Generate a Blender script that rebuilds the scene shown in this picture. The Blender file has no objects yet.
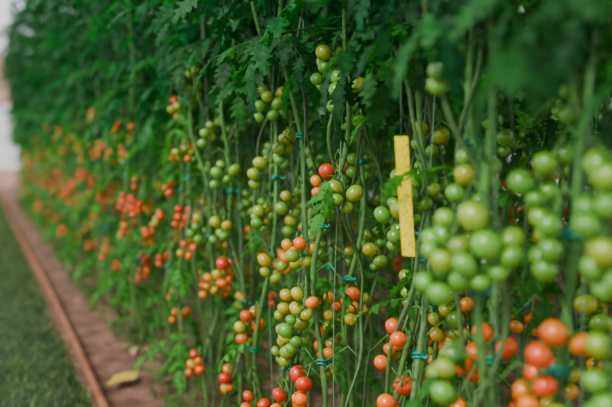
import bpy, math, random
import numpy as np
rng = np.random.default_rng(11)
random.seed(7)
scene = bpy.context.scene
R = lambda a, b: float(rng.uniform(a, b))

# ------------------------------------------------------------ materials
def new_mat(name):
    m = bpy.data.materials.new(name); m.use_nodes = True
    nt = m.node_tree; nt.nodes.clear()
    out = nt.nodes.new('ShaderNodeOutputMaterial')
    return m, nt, out
def N(nt, t, **kw):
    n = nt.nodes.new(t)
    for k, v in kw.items():
        if k in n.inputs: n.inputs[k].default_value = v
        else: setattr(n, k, v)
    return n
def noise_ramp(nt, scale, stops, detail=4, coord='Object'):
    tc = N(nt, 'ShaderNodeTexCoord')
    nz = N(nt, 'ShaderNodeTexNoise'); nz.inputs['Scale'].default_value = scale; nz.inputs['Detail'].default_value = detail
    nt.links.new(tc.outputs[coord], nz.inputs['Vector'])
    rp = N(nt, 'ShaderNodeValToRGB')
    el = rp.color_ramp.elements
    while len(el) > len(stops): el.remove(el[-1])
    while len(el) < len(stops): el.new(0.5)
    for e, (p, c) in zip(el, stops): e.position = p; e.color = (*c, 1)
    nt.links.new(nz.outputs['Fac'], rp.inputs['Fac'])
    return nz, rp
def simple(name, stops, scale=20, rough=0.7, bump=0.0, detail=4, spec=0.5):
    m, nt, out = new_mat(name)
    nz, rp = noise_ramp(nt, scale, stops, detail)
    b = N(nt, 'ShaderNodeBsdfPrincipled', Roughness=rough)
    b.inputs['Specular IOR Level'].default_value = spec
    nt.links.new(rp.outputs[0], b.inputs['Base Color'])
    if bump:
        bp = N(nt, 'ShaderNodeBump', Strength=bump, Distance=0.02)
        nt.links.new(nz.outputs['Fac'], bp.inputs['Height']); nt.links.new(bp.outputs[0], b.inputs['Normal'])
    nt.links.new(b.outputs[0], out.inputs[0])
    return m
def attr_mat(name, rough, trans=0.0, noise_scale=40, lo=0.75, hi=1.2, coat=0.0, sss=0.0, bump=0.0):
    m, nt, out = new_mat(name)
    at = N(nt, 'ShaderNodeAttribute', attribute_name='Col')
    nz, rp = noise_ramp(nt, noise_scale, [(0.3, (lo,)*3), (0.7, (hi,)*3)])
    mx = N(nt, 'ShaderNodeMix', data_type='RGBA', blend_type='MULTIPLY'); mx.inputs[0].default_value = 1
    nt.links.new(at.outputs['Color'], mx.inputs[6]); nt.links.new(rp.outputs[0], mx.inputs[7])
    b = N(nt, 'ShaderNodeBsdfPrincipled', Roughness=rough)
    b.inputs['Coat Weight'].default_value = coat
    b.inputs['Coat Roughness'].default_value = 0.08
    if sss:
        b.inputs['Subsurface Weight'].default_value = sss
        b.inputs['Subsurface Radius'].default_value = (0.01, 0.006, 0.002)
        b.inputs['Subsurface Scale'].default_value = 0.6
    nt.links.new(mx.outputs[2], b.inputs['Base Color'])
    if bump:
        bp = N(nt, 'ShaderNodeBump', Strength=bump, Distance=0.004)
        nt.links.new(nz.outputs['Fac'], bp.inputs['Height']); nt.links.new(bp.outputs[0], b.inputs['Normal'])
    if trans:
        b.inputs['Specular IOR Level'].default_value = 0.2
        tr = N(nt, 'ShaderNodeBsdfTranslucent')
        m2 = N(nt, 'ShaderNodeMix', data_type='RGBA', blend_type='MULTIPLY'); m2.inputs[0].default_value = 1
        m2.inputs[7].default_value = (2.1, 2.2, 0.7, 1)
        nt.links.new(mx.outputs[2], m2.inputs[6]); nt.links.new(m2.outputs[2], tr.inputs['Color'])
        ms = N(nt, 'ShaderNodeMixShader'); ms.inputs[0].default_value = trans
        nt.links.new(b.outputs[0], ms.inputs[1]); nt.links.new(tr.outputs[0], ms.inputs[2])
        nt.links.new(ms.outputs[0], out.inputs[0])
    else:
        nt.links.new(b.outputs[0], out.inputs[0])
    return m
M_STEM = attr_mat('vine_stem', 0.55, noise_scale=60, lo=0.6, hi=1.2, bump=0.3)
M_LEAF = attr_mat('tomato_leaf', 0.5, trans=0.38, noise_scale=45, lo=0.5, hi=1.35, bump=0.6)
M_FRUIT = attr_mat('tomato_skin', 0.22, noise_scale=30, lo=0.84, hi=1.1, coat=0.4, sss=0.03)
M_CLIP = simple('teal_plastic', [(0.3, (0.0, 0.20, 0.12)), (0.7, (0.0, 0.32, 0.19))], 30, 0.4)
M_TWINE = simple('twine', [(0.3, (0.12, 0.26, 0.16)), (0.7, (0.25, 0.40, 0.26))], 300, 0.9)
PLANT_MATS = [M_STEM, M_LEAF, M_FRUIT, M_CLIP, M_TWINE]

# ------------------------------------------------------------ mesh builder
class MB:
    def __init__(s): s.v = []; s.f = []; s.m = []; s.c = []; s.n = 0
    def add(s, v, f, mat, col):
        v = np.asarray(v, float); col = np.asarray(col, float)
        if col.ndim == 1: col = np.tile(col, (len(v), 1))
        s.v.append(v); s.c.append(col)
        n = s.n
        s.f.extend([tuple(i + n for i in q) for q in f]); s.m.extend([mat] * len(f)); s.n += len(v)
    def mesh(s, name, mats):
        me = bpy.data.meshes.new(name)
        V = np.concatenate(s.v); C = np.concatenate(s.c)
        me.from_pydata(V.tolist(), [], s.f)
        for m in mats: me.materials.append(m)
        me.polygons.foreach_set('material_index', s.m)
        me.polygons.foreach_set('use_smooth', [True] * len(s.f))
        a = me.color_attributes.new('Col', 'FLOAT_COLOR', 'POINT')
        a.data.foreach_set('color', np.hstack([C, np.ones((len(C), 1))]).ravel())
        me.update()
        return me
def link(name, me, loc=(0, 0, 0), rz=0, sc=1):
    o = bpy.data.objects.new(name, me); o.location = loc; o.rotation_euler = (0, 0, rz); o.scale = (sc,) * 3
    scene.collection.objects.link(o); return o

def tube(pts, rad, segs=6):
    P = np.asarray(pts, float); n = len(P)
    rad = np.broadcast_to(np.asarray(rad, float), (n,))
    T = np.gradient(P, axis=0); T /= np.linalg.norm(T, axis=1)[:, None] + 1e-9
    ref = np.array([1.0, 0.13, 0.07]) if abs(T[0][0]) < 0.8 else np.array([0.1, 1.0, 0.1])
    vs = []
    ang = np.arange(segs) * 2 * math.pi / segs
    for i in range(n):
        u = np.cross(T[i], ref); u /= np.linalg.norm(u) + 1e-9
        w = np.cross(T[i], u)
        vs.append(P[i] + rad[i] * (np.cos(ang)[:, None] * u + np.sin(ang)[:, None] * w))
    V = np.concatenate(vs); F = []
    for i in range(n - 1):
        for j in range(segs):
            k = (j + 1) % segs
            F.append((i*segs+j, i*segs+k, (i+1)*segs+k, (i+1)*segs+j))
    F.append(tuple(range(segs))[::-1]); F.append(tuple((n-1)*segs + j for j in range(segs)))
    return V, F

def rotmat(yaw, pitch, roll):
    cy, sy = math.cos(yaw), math.sin(yaw); cp, sp = math.cos(pitch), math.sin(pitch); cr, sr = math.cos(roll), math.sin(roll)
    Rz = np.array([[cy, -sy, 0], [sy, cy, 0], [0, 0, 1]])
    Rx = np.array([[1, 0, 0], [0, cp, -sp], [0, sp, cp]])
    Ry = np.array([[cr, 0, sr], [0, 1, 0], [-sr, 0, cr]])
    return Rz @ Rx @ Ry

# ------------------------------------------------------------ leaf templates
def leaflet(L, W):
    n = 11; V = []; F = []
    ph = R(0, 6)
    for i in range(n):
        t = i / (n - 1)
        w = W * (math.sin(math.pi * min(1, t ** 0.75 * 0.97 + 0.03))) ** 0.8
        lob = 1.0 if i % 2 == 1 else 0.45
        w = w * lob + 0.001
        y = t * L
        zc = -0.35 * L * t * t
        for s in (-1, -0.5, 0, 0.5, 1):
            fwd = (0.08 if i % 2 else -0.03) * L * abs(s)
            z = zc + 0.35 * abs(s) * w - (0.35 * w if abs(s) == 1 else 0) + 0.08 * W * math.sin(ph + i * 2.1 + s * 3)
            V.append((s * w, y + fwd, z))
    for i in range(n - 1):
        for j in range(4):
            a = i * 5 + j
            F.append((a, a + 1, a + 6, a + 5))
    return np.array(V), F
def make_leaf():
    L = R(0.26, 0.36)
    VV = []; FF = []; n0 = 0; CC = []
    ts = np.linspace(0, 1, 8); droop = R(0.25, 0.7); up = R(0.1, 0.3); bend = R(-0.2, 0.2)
    curve = lambda t: np.array([bend * L * t * t, L * t * (1 - 0.15 * t * droop), L * (up * t - droop * t * t)])
    def addp(V, F, c):
        nonlocal n0
        VV.append(V); FF.extend([tuple(i + n0 for i in q) for q in F]); CC.append(np.tile(c, (len(V), 1))); n0 += len(V)
    V, F = tube([curve(t) for t in ts], np.linspace(0.003, 0.0012, 8), 4)
    addp(V, F, np.array([1.8, 1.6, 1.2]))
    items = [(1.0, 0, 0.115, 0.036)]
    for t, s in ((0.84, 0.9), (0.62, 1.0), (0.40, 0.9), (.2, .6)):
        for sd in (-1, 1):
            items.append((t + R(-.03, .03), sd * R(0.9, 1.3), 0.095 * s * R(.85, 1.15), 0.029 * s * R(.85, 1.15)))
    for t in (0.73, 0.51):
        for sd in (-1, 1):
            items.append((t + R(-.03, .03), sd * R(1.2, 1.6), 0.035 * R(.8, 1.3), 0.013))
    for t, a, l, w in items:
        V, F = leaflet(l, w)
        d = curve(min(1, t)) - curve(min(1, t) - 0.05)
        pitch = math.atan2(d[2], d[1]) * (0.9 if a == 0 else 0.4) + R(-.5, .1)
        M = rotmat(-a, pitch, R(-.5, .5))
        addp(V @ M.T + curve(t), F, np.array([1, 1, 1]) * R(.7, 1.35))
    return np.concatenate(VV), FF, np.concatenate(CC)
LEAVES = [make_leaf() for _ in range(10)]

def add_leaf(mb, p, yaw, pitch, sc, col):
    V, F, C = LEAVES[rng.integers(len(LEAVES))]
    M = rotmat(yaw, pitch, R(-.4, .4))
    mb.add((V * sc) @ M.T + p, F, 1, C * col)

# ------------------------------------------------------------ fruit template
def fruit_template(us=16, vs=10):
    V = []; F = []
    for i in range(vs + 1):
        ph = math.pi * i / vs
        for j in range(us):
            th = 2 * math.pi * j / us
            r = math.sin(ph) * (1 + 0.022 * math.cos(5 * th))
            z = math.cos(ph) * 0.88
            if i <= 1: z -= 0.10 * (1 - i)
            V.append((r * math.cos(th), r * math.sin(th), z))
    for i in range(vs):
        for j in range(us):
            k = (j + 1) % us
            F.append((i*us+j, (i+1)*us+j, (i+1)*us+k, i*us+k))
    return np.array(V), F
FV, FF_ = fruit_template()
def calyx_template():
    V = [(0, 0, 0.86)]; F = []
    for k in range(5):
        a = 2 * math.pi * k / 5
        b0, b1 = a - 0.35, a + 0.35
        n = len(V)
        V += [(0.24*math.cos(b0), 0.24*math.sin(b0), .89), (0.24*math.cos(b1), 0.24*math.sin(b1), .89),
              (0.6*math.cos(a-.18), 0.6*math.sin(a-.18), .90), (0.6*math.cos(a+.18), 0.6*math.sin(a+.18), .90),
              (1.0*math.cos(a), 1.0*math.sin(a), .98)]
        F += [(0, n, n+1), (n, n+2, n+3, n+1), (n+2, n+4, n+3)]
    return np.array(V), F
CV, CF = calyx_template()
RK = np.array([0, .3, .5, .72, 1.0])
RC = np.array([(.115, .37, .028), (.42, .42, .015), (.94, .27, .003), (.90, .10, .002), (.76, .018, .001)])
def ripe_col(r):
    r = min(1, max(0, r)); return np.array([np.interp(r, RK, RC[:, k]) for k in range(3)])
def add_fruit(mb, p, r, up, ripe):
    up = up / (np.linalg.norm(up) + 1e-9)
    x = np.cross(up, [0.3, 1, 0.2]); x /= np.linalg.norm(x); y = np.cross(up, x)
    M = np.stack([x * R(.94, 1.04), y, up * R(.92, 1.06)], 1)
    zz = FV[:, 2:3]
    cb = ripe_col(ripe + .08) ; ct = ripe_col(ripe - .12)
    w = np.clip(0.5 + 0.5 * zz, 0, 1) ** 2
    col = (cb * (1 - w) + ct * w) * R(.8, 1.1)
    mb.add((FV * r) @ M.T + p, FF_, 2, col)
    mb.add((CV * r) @ M.T + p, CF, 0, np.array([.035, .13, .02]))
STEMC = np.array([.07, .22, .03])
RR = [0.0245]
def add_truss(mb, p, az, n, ripe, spread=0.13):
    rr = RR[0]
    d = np.array([math.cos(az), math.sin(az), 0]); sd = np.array([-d[1], d[0], 0])
    out = R(.05, .085)
    L = spread * (0.45 + n * 0.10)
    ts = np.linspace(0, 1, 8)
    C = [p + d * out * (1 - (1 - t) ** 2.2) + np.array([0, 0, 1]) * (0.025 * math.sin(min(1, t * 2.5) * math.pi) - L * max(0, t - .2) ** 1.1) + sd * .012 * math.sin(t * 7 + az) for t in ts]
    C = np.array(C)
    V, F = tube(C, np.linspace(.0038, .002, 8), 5); mb.add(V, F, 0, STEMC * R(.8, 1.2))
    cen = []; rad = []; att = []
    for i in range(n):
        t = 0.35 + 0.65 * (i + .5) / n
        k = t * 7; i0 = min(6, int(k)); a = C[i0] + (C[i0 + 1] - C[i0]) * (k - i0)
        r = rr * R(.8, 1.15) * (1.1 - .25 * t)
        side = 1 if i % 2 else -1
        q = a + sd * side * r * R(.9, 1.3) + d * R(-.3, 1) * r + np.array([0, 0, -r * R(.2, .8)])
        cen.append(q); rad.append(r); att.append(a)
    cen = np.array(cen); rad = np.array(rad)
    for _ in range(25):
        for i in range(n):
            for j in range(i + 1, n):
                dv = cen[i] - cen[j]; dd = np.linalg.norm(dv) + 1e-6; ov = rad[i] + rad[j] - dd
                if ov > 0:
                    cen[i] += dv / dd * ov * .5; cen[j] -= dv / dd * ov * .5
            h = cen[i][:2] - p[:2]; hd = np.linalg.norm(h) + 1e-6
            if hd < rad[i] + .009: cen[i][:2] += h / hd * (rad[i] + .009 - hd)
    for i in range(n):
        up = (att[i] - cen[i]) * .8 + np.array([0, 0, rad[i] * .9])
        top = cen[i] + up / np.linalg.norm(up) * rad[i] * .85
        mid = (top + att[i]) / 2 + np.array([0, 0, .006])
        V, F = tube([att[i], mid, top], [.0016, .0018, .0018], 4); mb.add(V, F, 0, STEMC)
        amp = .12 if ripe <= .1 else .24
        add_fruit(mb, cen[i], rad[i], up, ripe + R(-amp, amp) + (.12 if i < n * .35 else -.05))

LEAFC = np.array([.006, .085, .022])
LEAFL = np.array([.055, .26, .028])
TOP = 3.35
def plant(trusses, leaf_lo=1.45, leaf_n=30, low_leaves=0, wob=.035, lean=(0, 0), clips=(), top=TOP, side_shoots=3, low_rng=(.4, 1.4), extra=0, lc=None, pmax=.35, arch=0.0):
    """one vine, origin at its base. trusses: (z, azimuth, n, ripeness)"""
    mb = MB()
    nz = 74; zs = np.linspace(0, top, nz)
    a1, a2, a3, a4 = (R(0, 6.28) for _ in range(4)); f1, f2 = R(3.2, 4.8), R(8, 12)
    def pt(z):
        e = min(1, z / .4)
        return np.array([e * (wob * math.sin(f1 * z + a1) + wob * .38 * math.sin(f2 * z + a2)) + lean[0] * z - arch * max(0, z - 1.7) ** 2,
                         e * (wob * math.sin(f1 * .9 * z + a3) + wob * .42 * math.sin(f2 * z + a4)) + lean[1] * z, z])
    P = np.array([pt(z) for z in zs])
    rad = np.interp(zs, [0, .8, 1.6, top], [.0098, .009, .0078, .004]) * (1 + .15 * np.sin(zs * 37))
    V, F = tube(P, rad, 7)
    hv = np.repeat(zs, 7)
    lowc = np.array([.10, .17, .035]); hic = np.array([.06, .22, .03])
    w = np.clip(hv / 1.1, 0, 1)[:, None]
    mb.add(V, F, 0, lowc * (1 - w) + hic * w)
    for _ in range(extra):
        b1, b2, g = R(0, 6.28), R(0, 6.28), R(4, 7); w2 = R(.03, .06); ox, oy = R(-.05, .05), R(-.07, .07); z1 = R(1.5, 1.9)
        S = [np.array([ox * min(1, z / .3) + w2 * math.sin(g * z + b1) + .008 * math.sin(23 * z), oy + w2 * math.sin(g * .8 * z + b2), z]) for z in np.linspace(0, z1, 40)]
        V, F = tube(S, .0055 * (1 + .2 * np.sin(np.arange(40) * .9)), 6); mb.add(V, F, 0, np.array([.07, .18, .035]) * R(.5, 1.0))
    sx, sy = .012, -.01
    tw = [np.array([sx + .015 * math.sin(z * 3 + a1), sy + .015 * math.cos(z * 2.3), z]) + np.array([lean[0] * z, lean[1] * z, 0]) for z in np.linspace(.05, 3.48, 20)]
    V, F = tube(tw, .0013, 4); mb.add(V, F, 4, np.array([1, 1, 1]))
    for z in clips:
        c = pt(z)
        ring = [c + np.array([.016 * math.cos(a), .016 * math.sin(a), .003 * math.sin(a * 2)]) for a in np.linspace(0, 2 * math.pi, 11)]
        for dz in (-.005, .005):
            V, F = tube(np.array(ring) + np.array([0, 0, dz]), .0042, 5); mb.add(V, F, 3, np.array([1, 1, 1]))
        for az in (R(0, 6.28), R(0, 6.28)):
            tail = [c + np.array([math.cos(az) * q, math.sin(az) * q, .004 * math.sin(q * 200)]) for q in (.014, .026, .040)]
            V, F = tube(tail, [.005, .004, .006], 5); mb.add(V, F, 3, np.array([1, 1, 1]))
    for z, az, n, rp in trusses:
        add_truss(mb, pt(z), az, n, rp)
    for _ in range(side_shoots):
        z = R(.4, 1.5); a = R(0, 6.28); l = R(.06, .16); c = pt(z)
        V, F = tube([c, c + np.array([math.cos(a) * l * .5, math.sin(a) * l * .5, l * .35]), c + np.array([math.cos(a) * l, math.sin(a) * l, -l * .15])], [.0035, .003, .0015], 5)
        mb.add(V, F, 0, STEMC)
    a0 = R(0, 6.28)
    lcol = LEAFC if lc is None else lc
    for i in range(leaf_n):
        f = (i + R(0, .8)) / leaf_n
        z = leaf_lo + (top - leaf_lo) * f ** 1.3
        a0 += 2.4 + R(-.5, .5)
        g = max(0, 1 - f * 5) * .3          # the lowest canopy leaves are paler, softening the canopy's lower edge
        add_leaf(mb, pt(min(z, top)), a0, R(-.5, pmax), R(.8, 1.2), (lcol * (1 - g) + LEAFL * g) * R(.5, 1.5))
    for i in range(low_leaves):
        z = R(*low_rng); a0 += 2.4 + R(-.6, .6)
        add_leaf(mb, pt(z), a0, R(-.9, .2), R(.4, .9), (LEAFC * .25 + LEAFL * .75) * R(.5, 1.4))
    return mb.mesh('tomato_plant_mesh', PLANT_MATS)

# azimuth helpers: row runs along +Y, path is on the -X side
PATH = math.pi; FARL = math.pi / 2 + .5; NEARR = -math.pi / 2 - .5
fl = lambda: FARL + R(-.3, .4); nr = lambda: NEARR + R(-.4, .3); pf = lambda: PATH + R(-.5, .5)

# ------------------------------------------------------------ hero plants (metres along the row)
heroes = [
 # x, y, trusses, clips, leaf_lo
 (1.00, 3.92, [(1.74, pf(), 7, 0), (1.58, fl(), 7, .0), (1.30, pf(), 3, .1), (.97, fl(), 8, .0), (.68, nr(), 5, .55), (.30, pf(), 5, .6)], (1.62, .85), 1.66),
 (1.00, 3.43, [(1.40, fl(), 6, .0), (1.22, nr(), 5, .0), (.98, pf(), 5, .05), (.80, fl(), 6, .55), (.34, pf(), 5, .7)], (1.08, .6), 1.62),
 (1.00, 2.99, [(1.50, nr(), 7, 0), (1.25, fl(), 6, 0), (1.07, pf(), 5, .0), (.88, nr(), 4, .2), (.66, fl(), 7, .45), (.36, nr(), 5, .6)], (1.15, .5), 1.55),
 (1.00, 2.71, [(1.33, pf(), 6, 0), (1.14, fl(), 5, .05), (.96, pf(), 4, .3), (.79, fl(), 6, .35), (.66, pf(), 7, .1), (.46, nr(), 4, .8)], (1.3, .52), 1.55),
 (1.00, 2.38, [(1.58, fl(), 7, -.1), (1.49, nr(), 5, -.1), (1.23, fl(), 7, .42), (1.17, nr(), 5, .0), (1.01, fl(), 5, .3), (.84, nr(), 5, .15), (.77, fl(), 8, .0), (.58, pf(), 5, .85)], (1.02, .60), 1.60),
 (1.06, 1.95, [(1.22, fl(), 9, -.1), (1.13, fl(), 8, -.1), (1.20, nr(), 5, -.1), (.82, pf(), 3, .35), (.66, fl(), 3, .7)], (1.03, .72), 1.54),
 (1.14, 2.14, [(1.34, nr(), 4, 0), (1.10, nr(), 4, 0), (.73, fl(), 4, .55)], (.95,), 1.58),
 (0.90, 1.37, [(1.48, fl(), 5, -.1), (1.17, fl(), 5, -.15), (1.12, pf(), 9, -.15), (1.14, nr(), 7, -.15), (.88, fl(), 5, .0)], (.99,), 1.50),
 (1.05, 1.62, [(1.26, nr(), 6, -.1), (1.08, nr(), 4, -.1), (.89, nr(), 3, .6), (.82, fl(), 3, .7), (.70, pf(), 4, .7)], (1.27, .78), 1.52),
 (1.02, 1.28, [(1.27, fl(), 7, -.15), (1.16, pf(), 6, -.15), (.96, nr(), 3, .55), (.87, pf(), 4, .6), (.80, nr(), 4, .0)], (1.10, .84), 1.50),
 (0.96, 1.03, [(1.25, fl(), 7, -.15), (1.14, pf(), 5, -.1), (.99, fl(), 3, .2), (.92, fl(), 6, -.15), (.85, pf(), 6, -.1)], (1.12,), 1.46),
 (1.00, 0.78, [(1.25, pf(), 6, 0), (1.0, pf(), 6, .2)], (1.1,), 1.44),
]
RR[0] = .0255
for x, y, tr, cl, lo in heroes:
    me = plant(tr, leaf_lo=lo, leaf_n=36, low_leaves=2, low_rng=(.5, 1.2), lean=(R(-.01, .01), R(-.015, .015)), clips=cl, wob=.042 if y > 1.7 else .025, side_shoots=8, extra=1, arch=.07)
    link('tomato_plant', me, (x, y, 0))
RR[0] = .0245

# ------------------------------------------------------------ plant variants for the long rows
def rand_truss(lo, hi, n, rlo, rhi, k0=4, k1=8):
    out = []
    for k in range(n):
        z = lo + (hi - lo) * (k + R(.1, .9)) / n
        f = (z - lo) / (hi - lo)
        out.append((z, R(0, 6.28), int(rng.integers(k0, k1)), rlo + (rhi - rlo) * f + R(-.15, .15)))
    return out
far_front = [plant(rand_truss(.35, 1.68, 5, .74, .42, 4, 8), leaf_lo=R(1.45, 1.75), leaf_n=32, low_leaves=15, clips=(1.1, .6), low_rng=(.3, 1.65), arch=.13) for _ in range(10)]
mid_line = [plant(rand_truss(.45, 1.5, 6, .55, -.7, 4, 8), leaf_lo=1.55, leaf_n=26, low_leaves=4, clips=(1.2, .8), low_rng=(.45, 1.45), extra=2, side_shoots=8) for _ in range(5)]
back_line = [plant(rand_truss(.45, 1.55, 4, .70, -.6), leaf_lo=1.48, leaf_n=26, low_leaves=14, clips=(1.2, .8), low_rng=(.35, 1.45), extra=1) for _ in range(6)]
leafy = [plant(rand_truss(.4, 1.3, 3, .85, .2), leaf_lo=1.25, leaf_n=26, low_leaves=22, low_rng=(.3, 1.5), lc=LEAFC * .4 + LEAFL * .6) for _ in range(5)]  # back-row leaf colour mixed lighter, hazy light put into the green
def run_line(x, y0, y1, step, var, rot=math.pi):
    y = y0
    while y < y1:
        me = var[rng.integers(len(var))]
        link('tomato_plant', me, (x + R(-.06, .06), y + R(-.06, .06), 0), R(-rot, rot), R(.93, 1.07))
        y += step
run_line(1.00, 4.30, 23, .37, far_front, .6)
run_line(1.26, 1.25, 5.2, .36, mid_line)
run_line(1.56, 1.10, 23, .35, back_line)
run_line(2.75, 1.6, 23, .36, leafy)
run_line(3.15, 1.8, 23, .36, leafy)
run_line(4.6, 2.6, 23, .42, leafy)
run_line(5.0, 2.8, 23, .42, leafy)
run_line(6.6, 4.0, 23, .45, leafy)

# ------------------------------------------------------------ support wires and posts
M_METAL = simple('galvanised_steel', [(0.3, (.30, .32, .32)), (0.7, (.45, .47, .47))], 15, .45)
for x in (1.0, 1.26, 1.56, 2.75, 3.15, 4.6, 5.0, 6.6):
    mb = MB(); V, F = tube([(x, .4, 3.5), (x, 12, 3.49), (x, 23.6, 3.5)], .003, 6); mb.add(V, F, 0, np.ones(3))
    link('support_wire', mb.mesh('support_wire', [M_METAL]))
for x0, x1 in ((1.0, 1.56), (2.75, 3.15), (4.6, 5.0), (6.4, 6.8)):
    for y in (.4, 23.6):
        mb = MB()
        xm = (x0 + x1) / 2
        V, F = tube([(xm, y, 0), (xm, y, 1.8), (xm, y, 3.5)], .03, 12); mb.add(V, F, 0, np.ones(3))
        V, F = tube([(x0 - .06, y, 3.48), (xm, y, 3.48), (x1 + .06, y, 3.48)], .018, 8); mb.add(V, F, 0, np.ones(3))
        link('trellis_post', mb.mesh('trellis_post', [M_METAL]))

# ------------------------------------------------------------ yellow sticky insect trap (flat hanging card with caught insects)
M_YEL = simple('yellow_sticky_card', [(0.3, (.70, .56, .0)), (0.7, (.80, .64, .0))], 40, .9, detail=3, spec=.05)
M_BUG = simple('dead_insects', [(0.3, (.02, .015, .01)), (0.7, (.05, .04, .02))], 40, .8)
mb = MB(); nzs = 13; V = []; F = []
TX, TY = .965, 1.865
def trap_pt(t, s):
    w = .0165; a = .62 + .25 * t
    return np.array([TX + math.cos(a) * w * s, TY - math.sin(a) * w * s - .045 * t, 1.285 - .29 * t])
for i in range(nzs):
    for s in (-1, 1): V.append(trap_pt(i / (nzs - 1), s))
V = np.array(V); V2 = V + np.array([.001, .001, 0])
for i in range(nzs - 1): F.append((2*i, 2*i+1, 2*i+3, 2*i+2))
mb.add(V, F, 0, np.ones(3)); mb.add(V2, [q[::-1] for q in F], 0, np.ones(3))
for _ in range(55):
    t, s = R(.02, .98), R(-.9, .9); c = trap_pt(t, s) + np.array([-.0008, -.0008, 0]); r = R(.0008, .0018)
    V, F = tube([c + np.array([0, 0, -r]), c, c + np.array([0, 0, r])], [r * .5, r, r * .5], 5); mb.add(V, F, 2, np.ones(3))
V, F = tube([(TX, TY, 1.28), (TX, TY + .01, 1.8), (1.0, TY + .02, 3.49)], .001, 4); mb.add(V, F, 1, np.ones(3))
link('yellow_sticky_trap', mb.mesh('sticky_trap', [M_YEL, M_TWINE, M_BUG]))
# faded card lying on the soil
M_YEL2 = simple('faded_yellow_card', [(0.3, (.46, .31, .04)), (0.7, (.58, .40, .06))], 30, .7)
mb = MB(); V = []; F = []
for i in range(6):
    for j in range(4):
        V.append((.60 + j * .05 + i * .012, 4.48 + i * .035 + j * .02, .02 + .006 * math.sin(i * 1.3 + j)))
for i in range(5):
    for j in range(3):
        a = i * 4 + j; F.append((a, a+1, a+5, a+4))
mb.add(V, F, 0, np.ones(3))
link('fallen_sticky_trap', mb.mesh('fallen_trap', [M_YEL2]))

# ------------------------------------------------------------ ground
M_SOIL = simple('dry_soil', [(0.25, (.05, .022, .014)), (0.5, (.15, .070, .043)), (0.75, (.34, .18, .115))], 6, .95, bump=.8, detail=12)
nx, ny = 90, 130
X = np.linspace(-4, 9, nx); Y = np.linspace(-2, 31, ny)
gx, gy = np.meshgrid(X, Y, indexing='ij')
gz = -.012 + .006 * np.sin(gx * 5.1 + gy * 1.7) + .005 * np.sin(gy * 4.3 - gx * 2)
V = np.stack([gx.ravel(), gy.ravel(), gz.ravel()], 1)
F = [(i*ny+j, (i+1)*ny+j, (i+1)*ny+j+1, i*ny+j+1) for i in range(nx-1) for j in range(ny-1)]
mb = MB(); mb.add(V, F, 0, np.ones(3)); link('floor', mb.mesh('floor', [M_SOIL]))

# grass strip on the path
M_GRASS = attr_mat('grass', .7, trans=.25, noise_scale=3, lo=.6, hi=1.3)
def blades(n, xr, yr, h, w, colA, colB, bias=1.0):
    x = rng.uniform(*xr, n); y = yr[0] + (yr[1] - yr[0]) * rng.uniform(0, 1, n) ** bias
    hh = h * rng.uniform(.5, 1.3, n); a = rng.uniform(0, 6.28, n); b = rng.uniform(0, 6.28, n); ln = hh * rng.uniform(.1, .8, n)
    sc = 1 + .10 * y
    ww = w * sc
    B = np.stack([x, y, np.full(n, -.01)], 1)
    dx = np.stack([np.cos(a) * ww, np.sin(a) * ww, np.zeros(n)], 1)
    l1 = np.stack([np.cos(b) * ln * .35, np.sin(b) * ln * .35, hh * .6], 1)
    l2 = np.stack([np.cos(b) * ln, np.sin(b) * ln, hh], 1)
    V = np.stack([B - dx, B + dx, B + l1 + dx * .7, B + l1 - dx * .7, B + l2], 1).reshape(-1, 3)
    F = []
    for i in range(n):
        k = 5 * i; F.append((k, k+1, k+2, k+3)); F.append((k+3, k+2, k+4))
    m = rng.uniform(0, 1, n)[:, None]; c = np.array(colA) * (1 - m) + np.array(colB) * m
    return V, F, np.repeat(c, 5, axis=0)
mb = MB()
tx = np.linspace(-1.5, .50, 24); ty = np.linspace(1.5, 29, 160)
gx, gy = np.meshgrid(tx, ty, indexing='ij')
gz = .006 + .006 * np.sin(gx * 23 + gy * 11) * np.cos(gy * 17) ; gz[0, :] = -.02; gz[-1, :] = -.02
V = np.stack([gx.ravel(), gy.ravel(), gz.ravel()], 1)
F = [(i*160+j, (i+1)*160+j, (i+1)*160+j+1, i*160+j+1) for i in range(23) for j in range(159)]
mb.add(V, F, 0, np.array([.04, .07, .03]))
V, F, C = blades(46000, (-1.4, .49), (2.2, 29), .05, .004, (.03, .09, .035), (.17, .24, .10), 1.6)
mb.add(V, F, 0, C); link('grass_strip', mb.mesh('grass_strip', [M_GRASS]))
# weeds at foot of the row
mb = MB()
V, F, C = blades(9000, (.80, 2.4), (1.5, 23), .07, .004, (.03, .12, .03), (.12, .24, .05), 1.3); mb.add(V, F, 0, C)
for i in range(600):
    x, y = R(.82, 2.6), 1.5 + 21 * R(0, 1) ** 1.3
    V, F, C = LEAVES[rng.integers(10)]
    a0 = R(0, 6)
    s0 = .6 if x < 1.05 else 1.0
    for k in range(3):
        M = rotmat(a0 + k * 2.1, R(.2, 1.0), 0)
        mb.add((V * R(.35, .8) * s0) @ M.T + np.array([x, y, 0.01]), F, 0, C * LEAFL * R(.35, .8))
link('weed_patch', mb.mesh('weed_patch', [M_GRASS]))
# dry fallen leaves
M_DRY = attr_mat('dry_leaf', .9, noise_scale=20)
mb = MB()
for i in range(340):
    x, y = R(.66, 4.2), 1.5 + 20 * R(0, 1) ** 1.4
    V, F = leaflet(R(.05, .1), R(.02, .035)); M = rotmat(R(0, 6), R(-.1, .15), R(-.3, .3))
    if x < .95 and 4.3 < y < 4.9: continue
    mb.add(V @ M.T + np.array([x, y, .03]), F, 0, np.array([.42, .25, .14]) * R(.5, 1.3))
link('fallen_leaves', mb.mesh('fallen_leaves', [M_DRY]))

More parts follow.
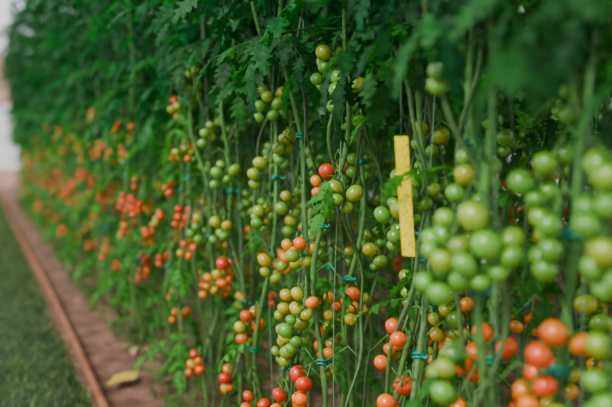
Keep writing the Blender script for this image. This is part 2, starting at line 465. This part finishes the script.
# irrigation pipe
M_PIPE = simple('rusty_brown_pipe', [(0.3, (.20, .068, .036)), (0.7, (.32, .13, .068))], 5, .8, spec=.2)
mb = MB()
ys = np.linspace(.3, 29, 120)
px = lambda y: .535 + .024 * math.sin((y - 4) * .42) - .0012 * max(0, y - 8)
V, F = tube([(px(y), y, .018) for y in ys], .022, 10); mb.add(V, F, 0, np.ones(3))
for y in (3.0, 6.0, 9.0, 12.0, 15.0, 18.0):
    x = px(y)
    V, F = tube([(x, y - .03, .018), (x, y, .018), (x, y + .03, .018)], .027, 10); mb.add(V, F, 0, np.ones(3))
link('irrigation_pipe', mb.mesh('irrigation_pipe', [M_PIPE]))

# ------------------------------------------------------------ end wall of the greenhouse
def box(mb, x0, x1, y0, y1, z0, z1, mat=0):
    V = [(x0,y0,z0),(x1,y0,z0),(x1,y1,z0),(x0,y1,z0),(x0,y0,z1),(x1,y0,z1),(x1,y1,z1),(x0,y1,z1)]
    F = [(0,3,2,1),(4,5,6,7),(0,1,5,4),(1,2,6,5),(2,3,7,6),(3,0,4,7)]
    mb.add(V, F, mat, np.ones(3))
def flat(o):
    o.data.polygons.foreach_set('use_smooth', [False] * len(o.data.polygons)); return o
M_WALL = simple('pinkish_render', [(0.3, (.50, .28, .22)), (0.7, (.68, .42, .34))], 2, .9)
M_WHITE = simple('white_plastic_panel', [(0.3, (.85, .87, .95)), (0.7, (.95, .96, 1.0))], 1, .5)
M_FRAME = simple('painted_frame', [(0.3, (.5, .5, .5)), (0.7, (.6, .6, .6))], 4, .5)
mb = MB()
box(mb, -4, 9, 30, 30.2, -.05, .62); box(mb, -4, 9, 30, 30.2, 2.75, 4.4)
box(mb, 1.9, 9, 30, 30.2, .62, 2.75); box(mb, -4, -1.0, 30, 30.2, .62, 2.75)
flat(link('wall_back', mb.mesh('wall_back', [M_WALL])))
mb = MB()
box(mb, -1.0, 1.9, 30.05, 30.1, .62, 2.75, 0)
for x in (-1.0, 1.84): box(mb, x, x + .06, 29.97, 30.05, .62, 2.75, 1)
flat(link('window_1', mb.mesh('window_1', [M_WHITE, M_FRAME])))

# ------------------------------------------------------------ light
w = bpy.data.worlds.new('overcast'); scene.world = w; w.use_nodes = True
bg = w.node_tree.nodes['Background']; bg.inputs[0].default_value = (.94, .97, 1.0, 1); bg.inputs[1].default_value = 1.45
sun = bpy.data.lights.new('sun', 'SUN'); sun.energy = 3.9; sun.angle = math.radians(22); sun.color = (1, .96, .86)
so = bpy.data.objects.new('sun', sun); scene.collection.objects.link(so)
from mathutils import Vector
so.rotation_euler = Vector((1.0, .45, -.9)).to_track_quat('-Z', 'Y').to_euler()

# ------------------------------------------------------------ camera
cd = bpy.data.cameras.new('camera'); cam = bpy.data.objects.new('camera', cd); scene.collection.objects.link(cam)
cam.location = (0, 0, 1.25); cam.rotation_euler = (math.radians(90 - 3.57), 0, math.radians(-21))
cd.lens = 50; cd.sensor_width = 36; cd.clip_start = .05
cd.dof.use_dof = True; cd.dof.focus_distance = 2.55; cd.dof.aperture_fstop = 1.55
scene.camera = cam
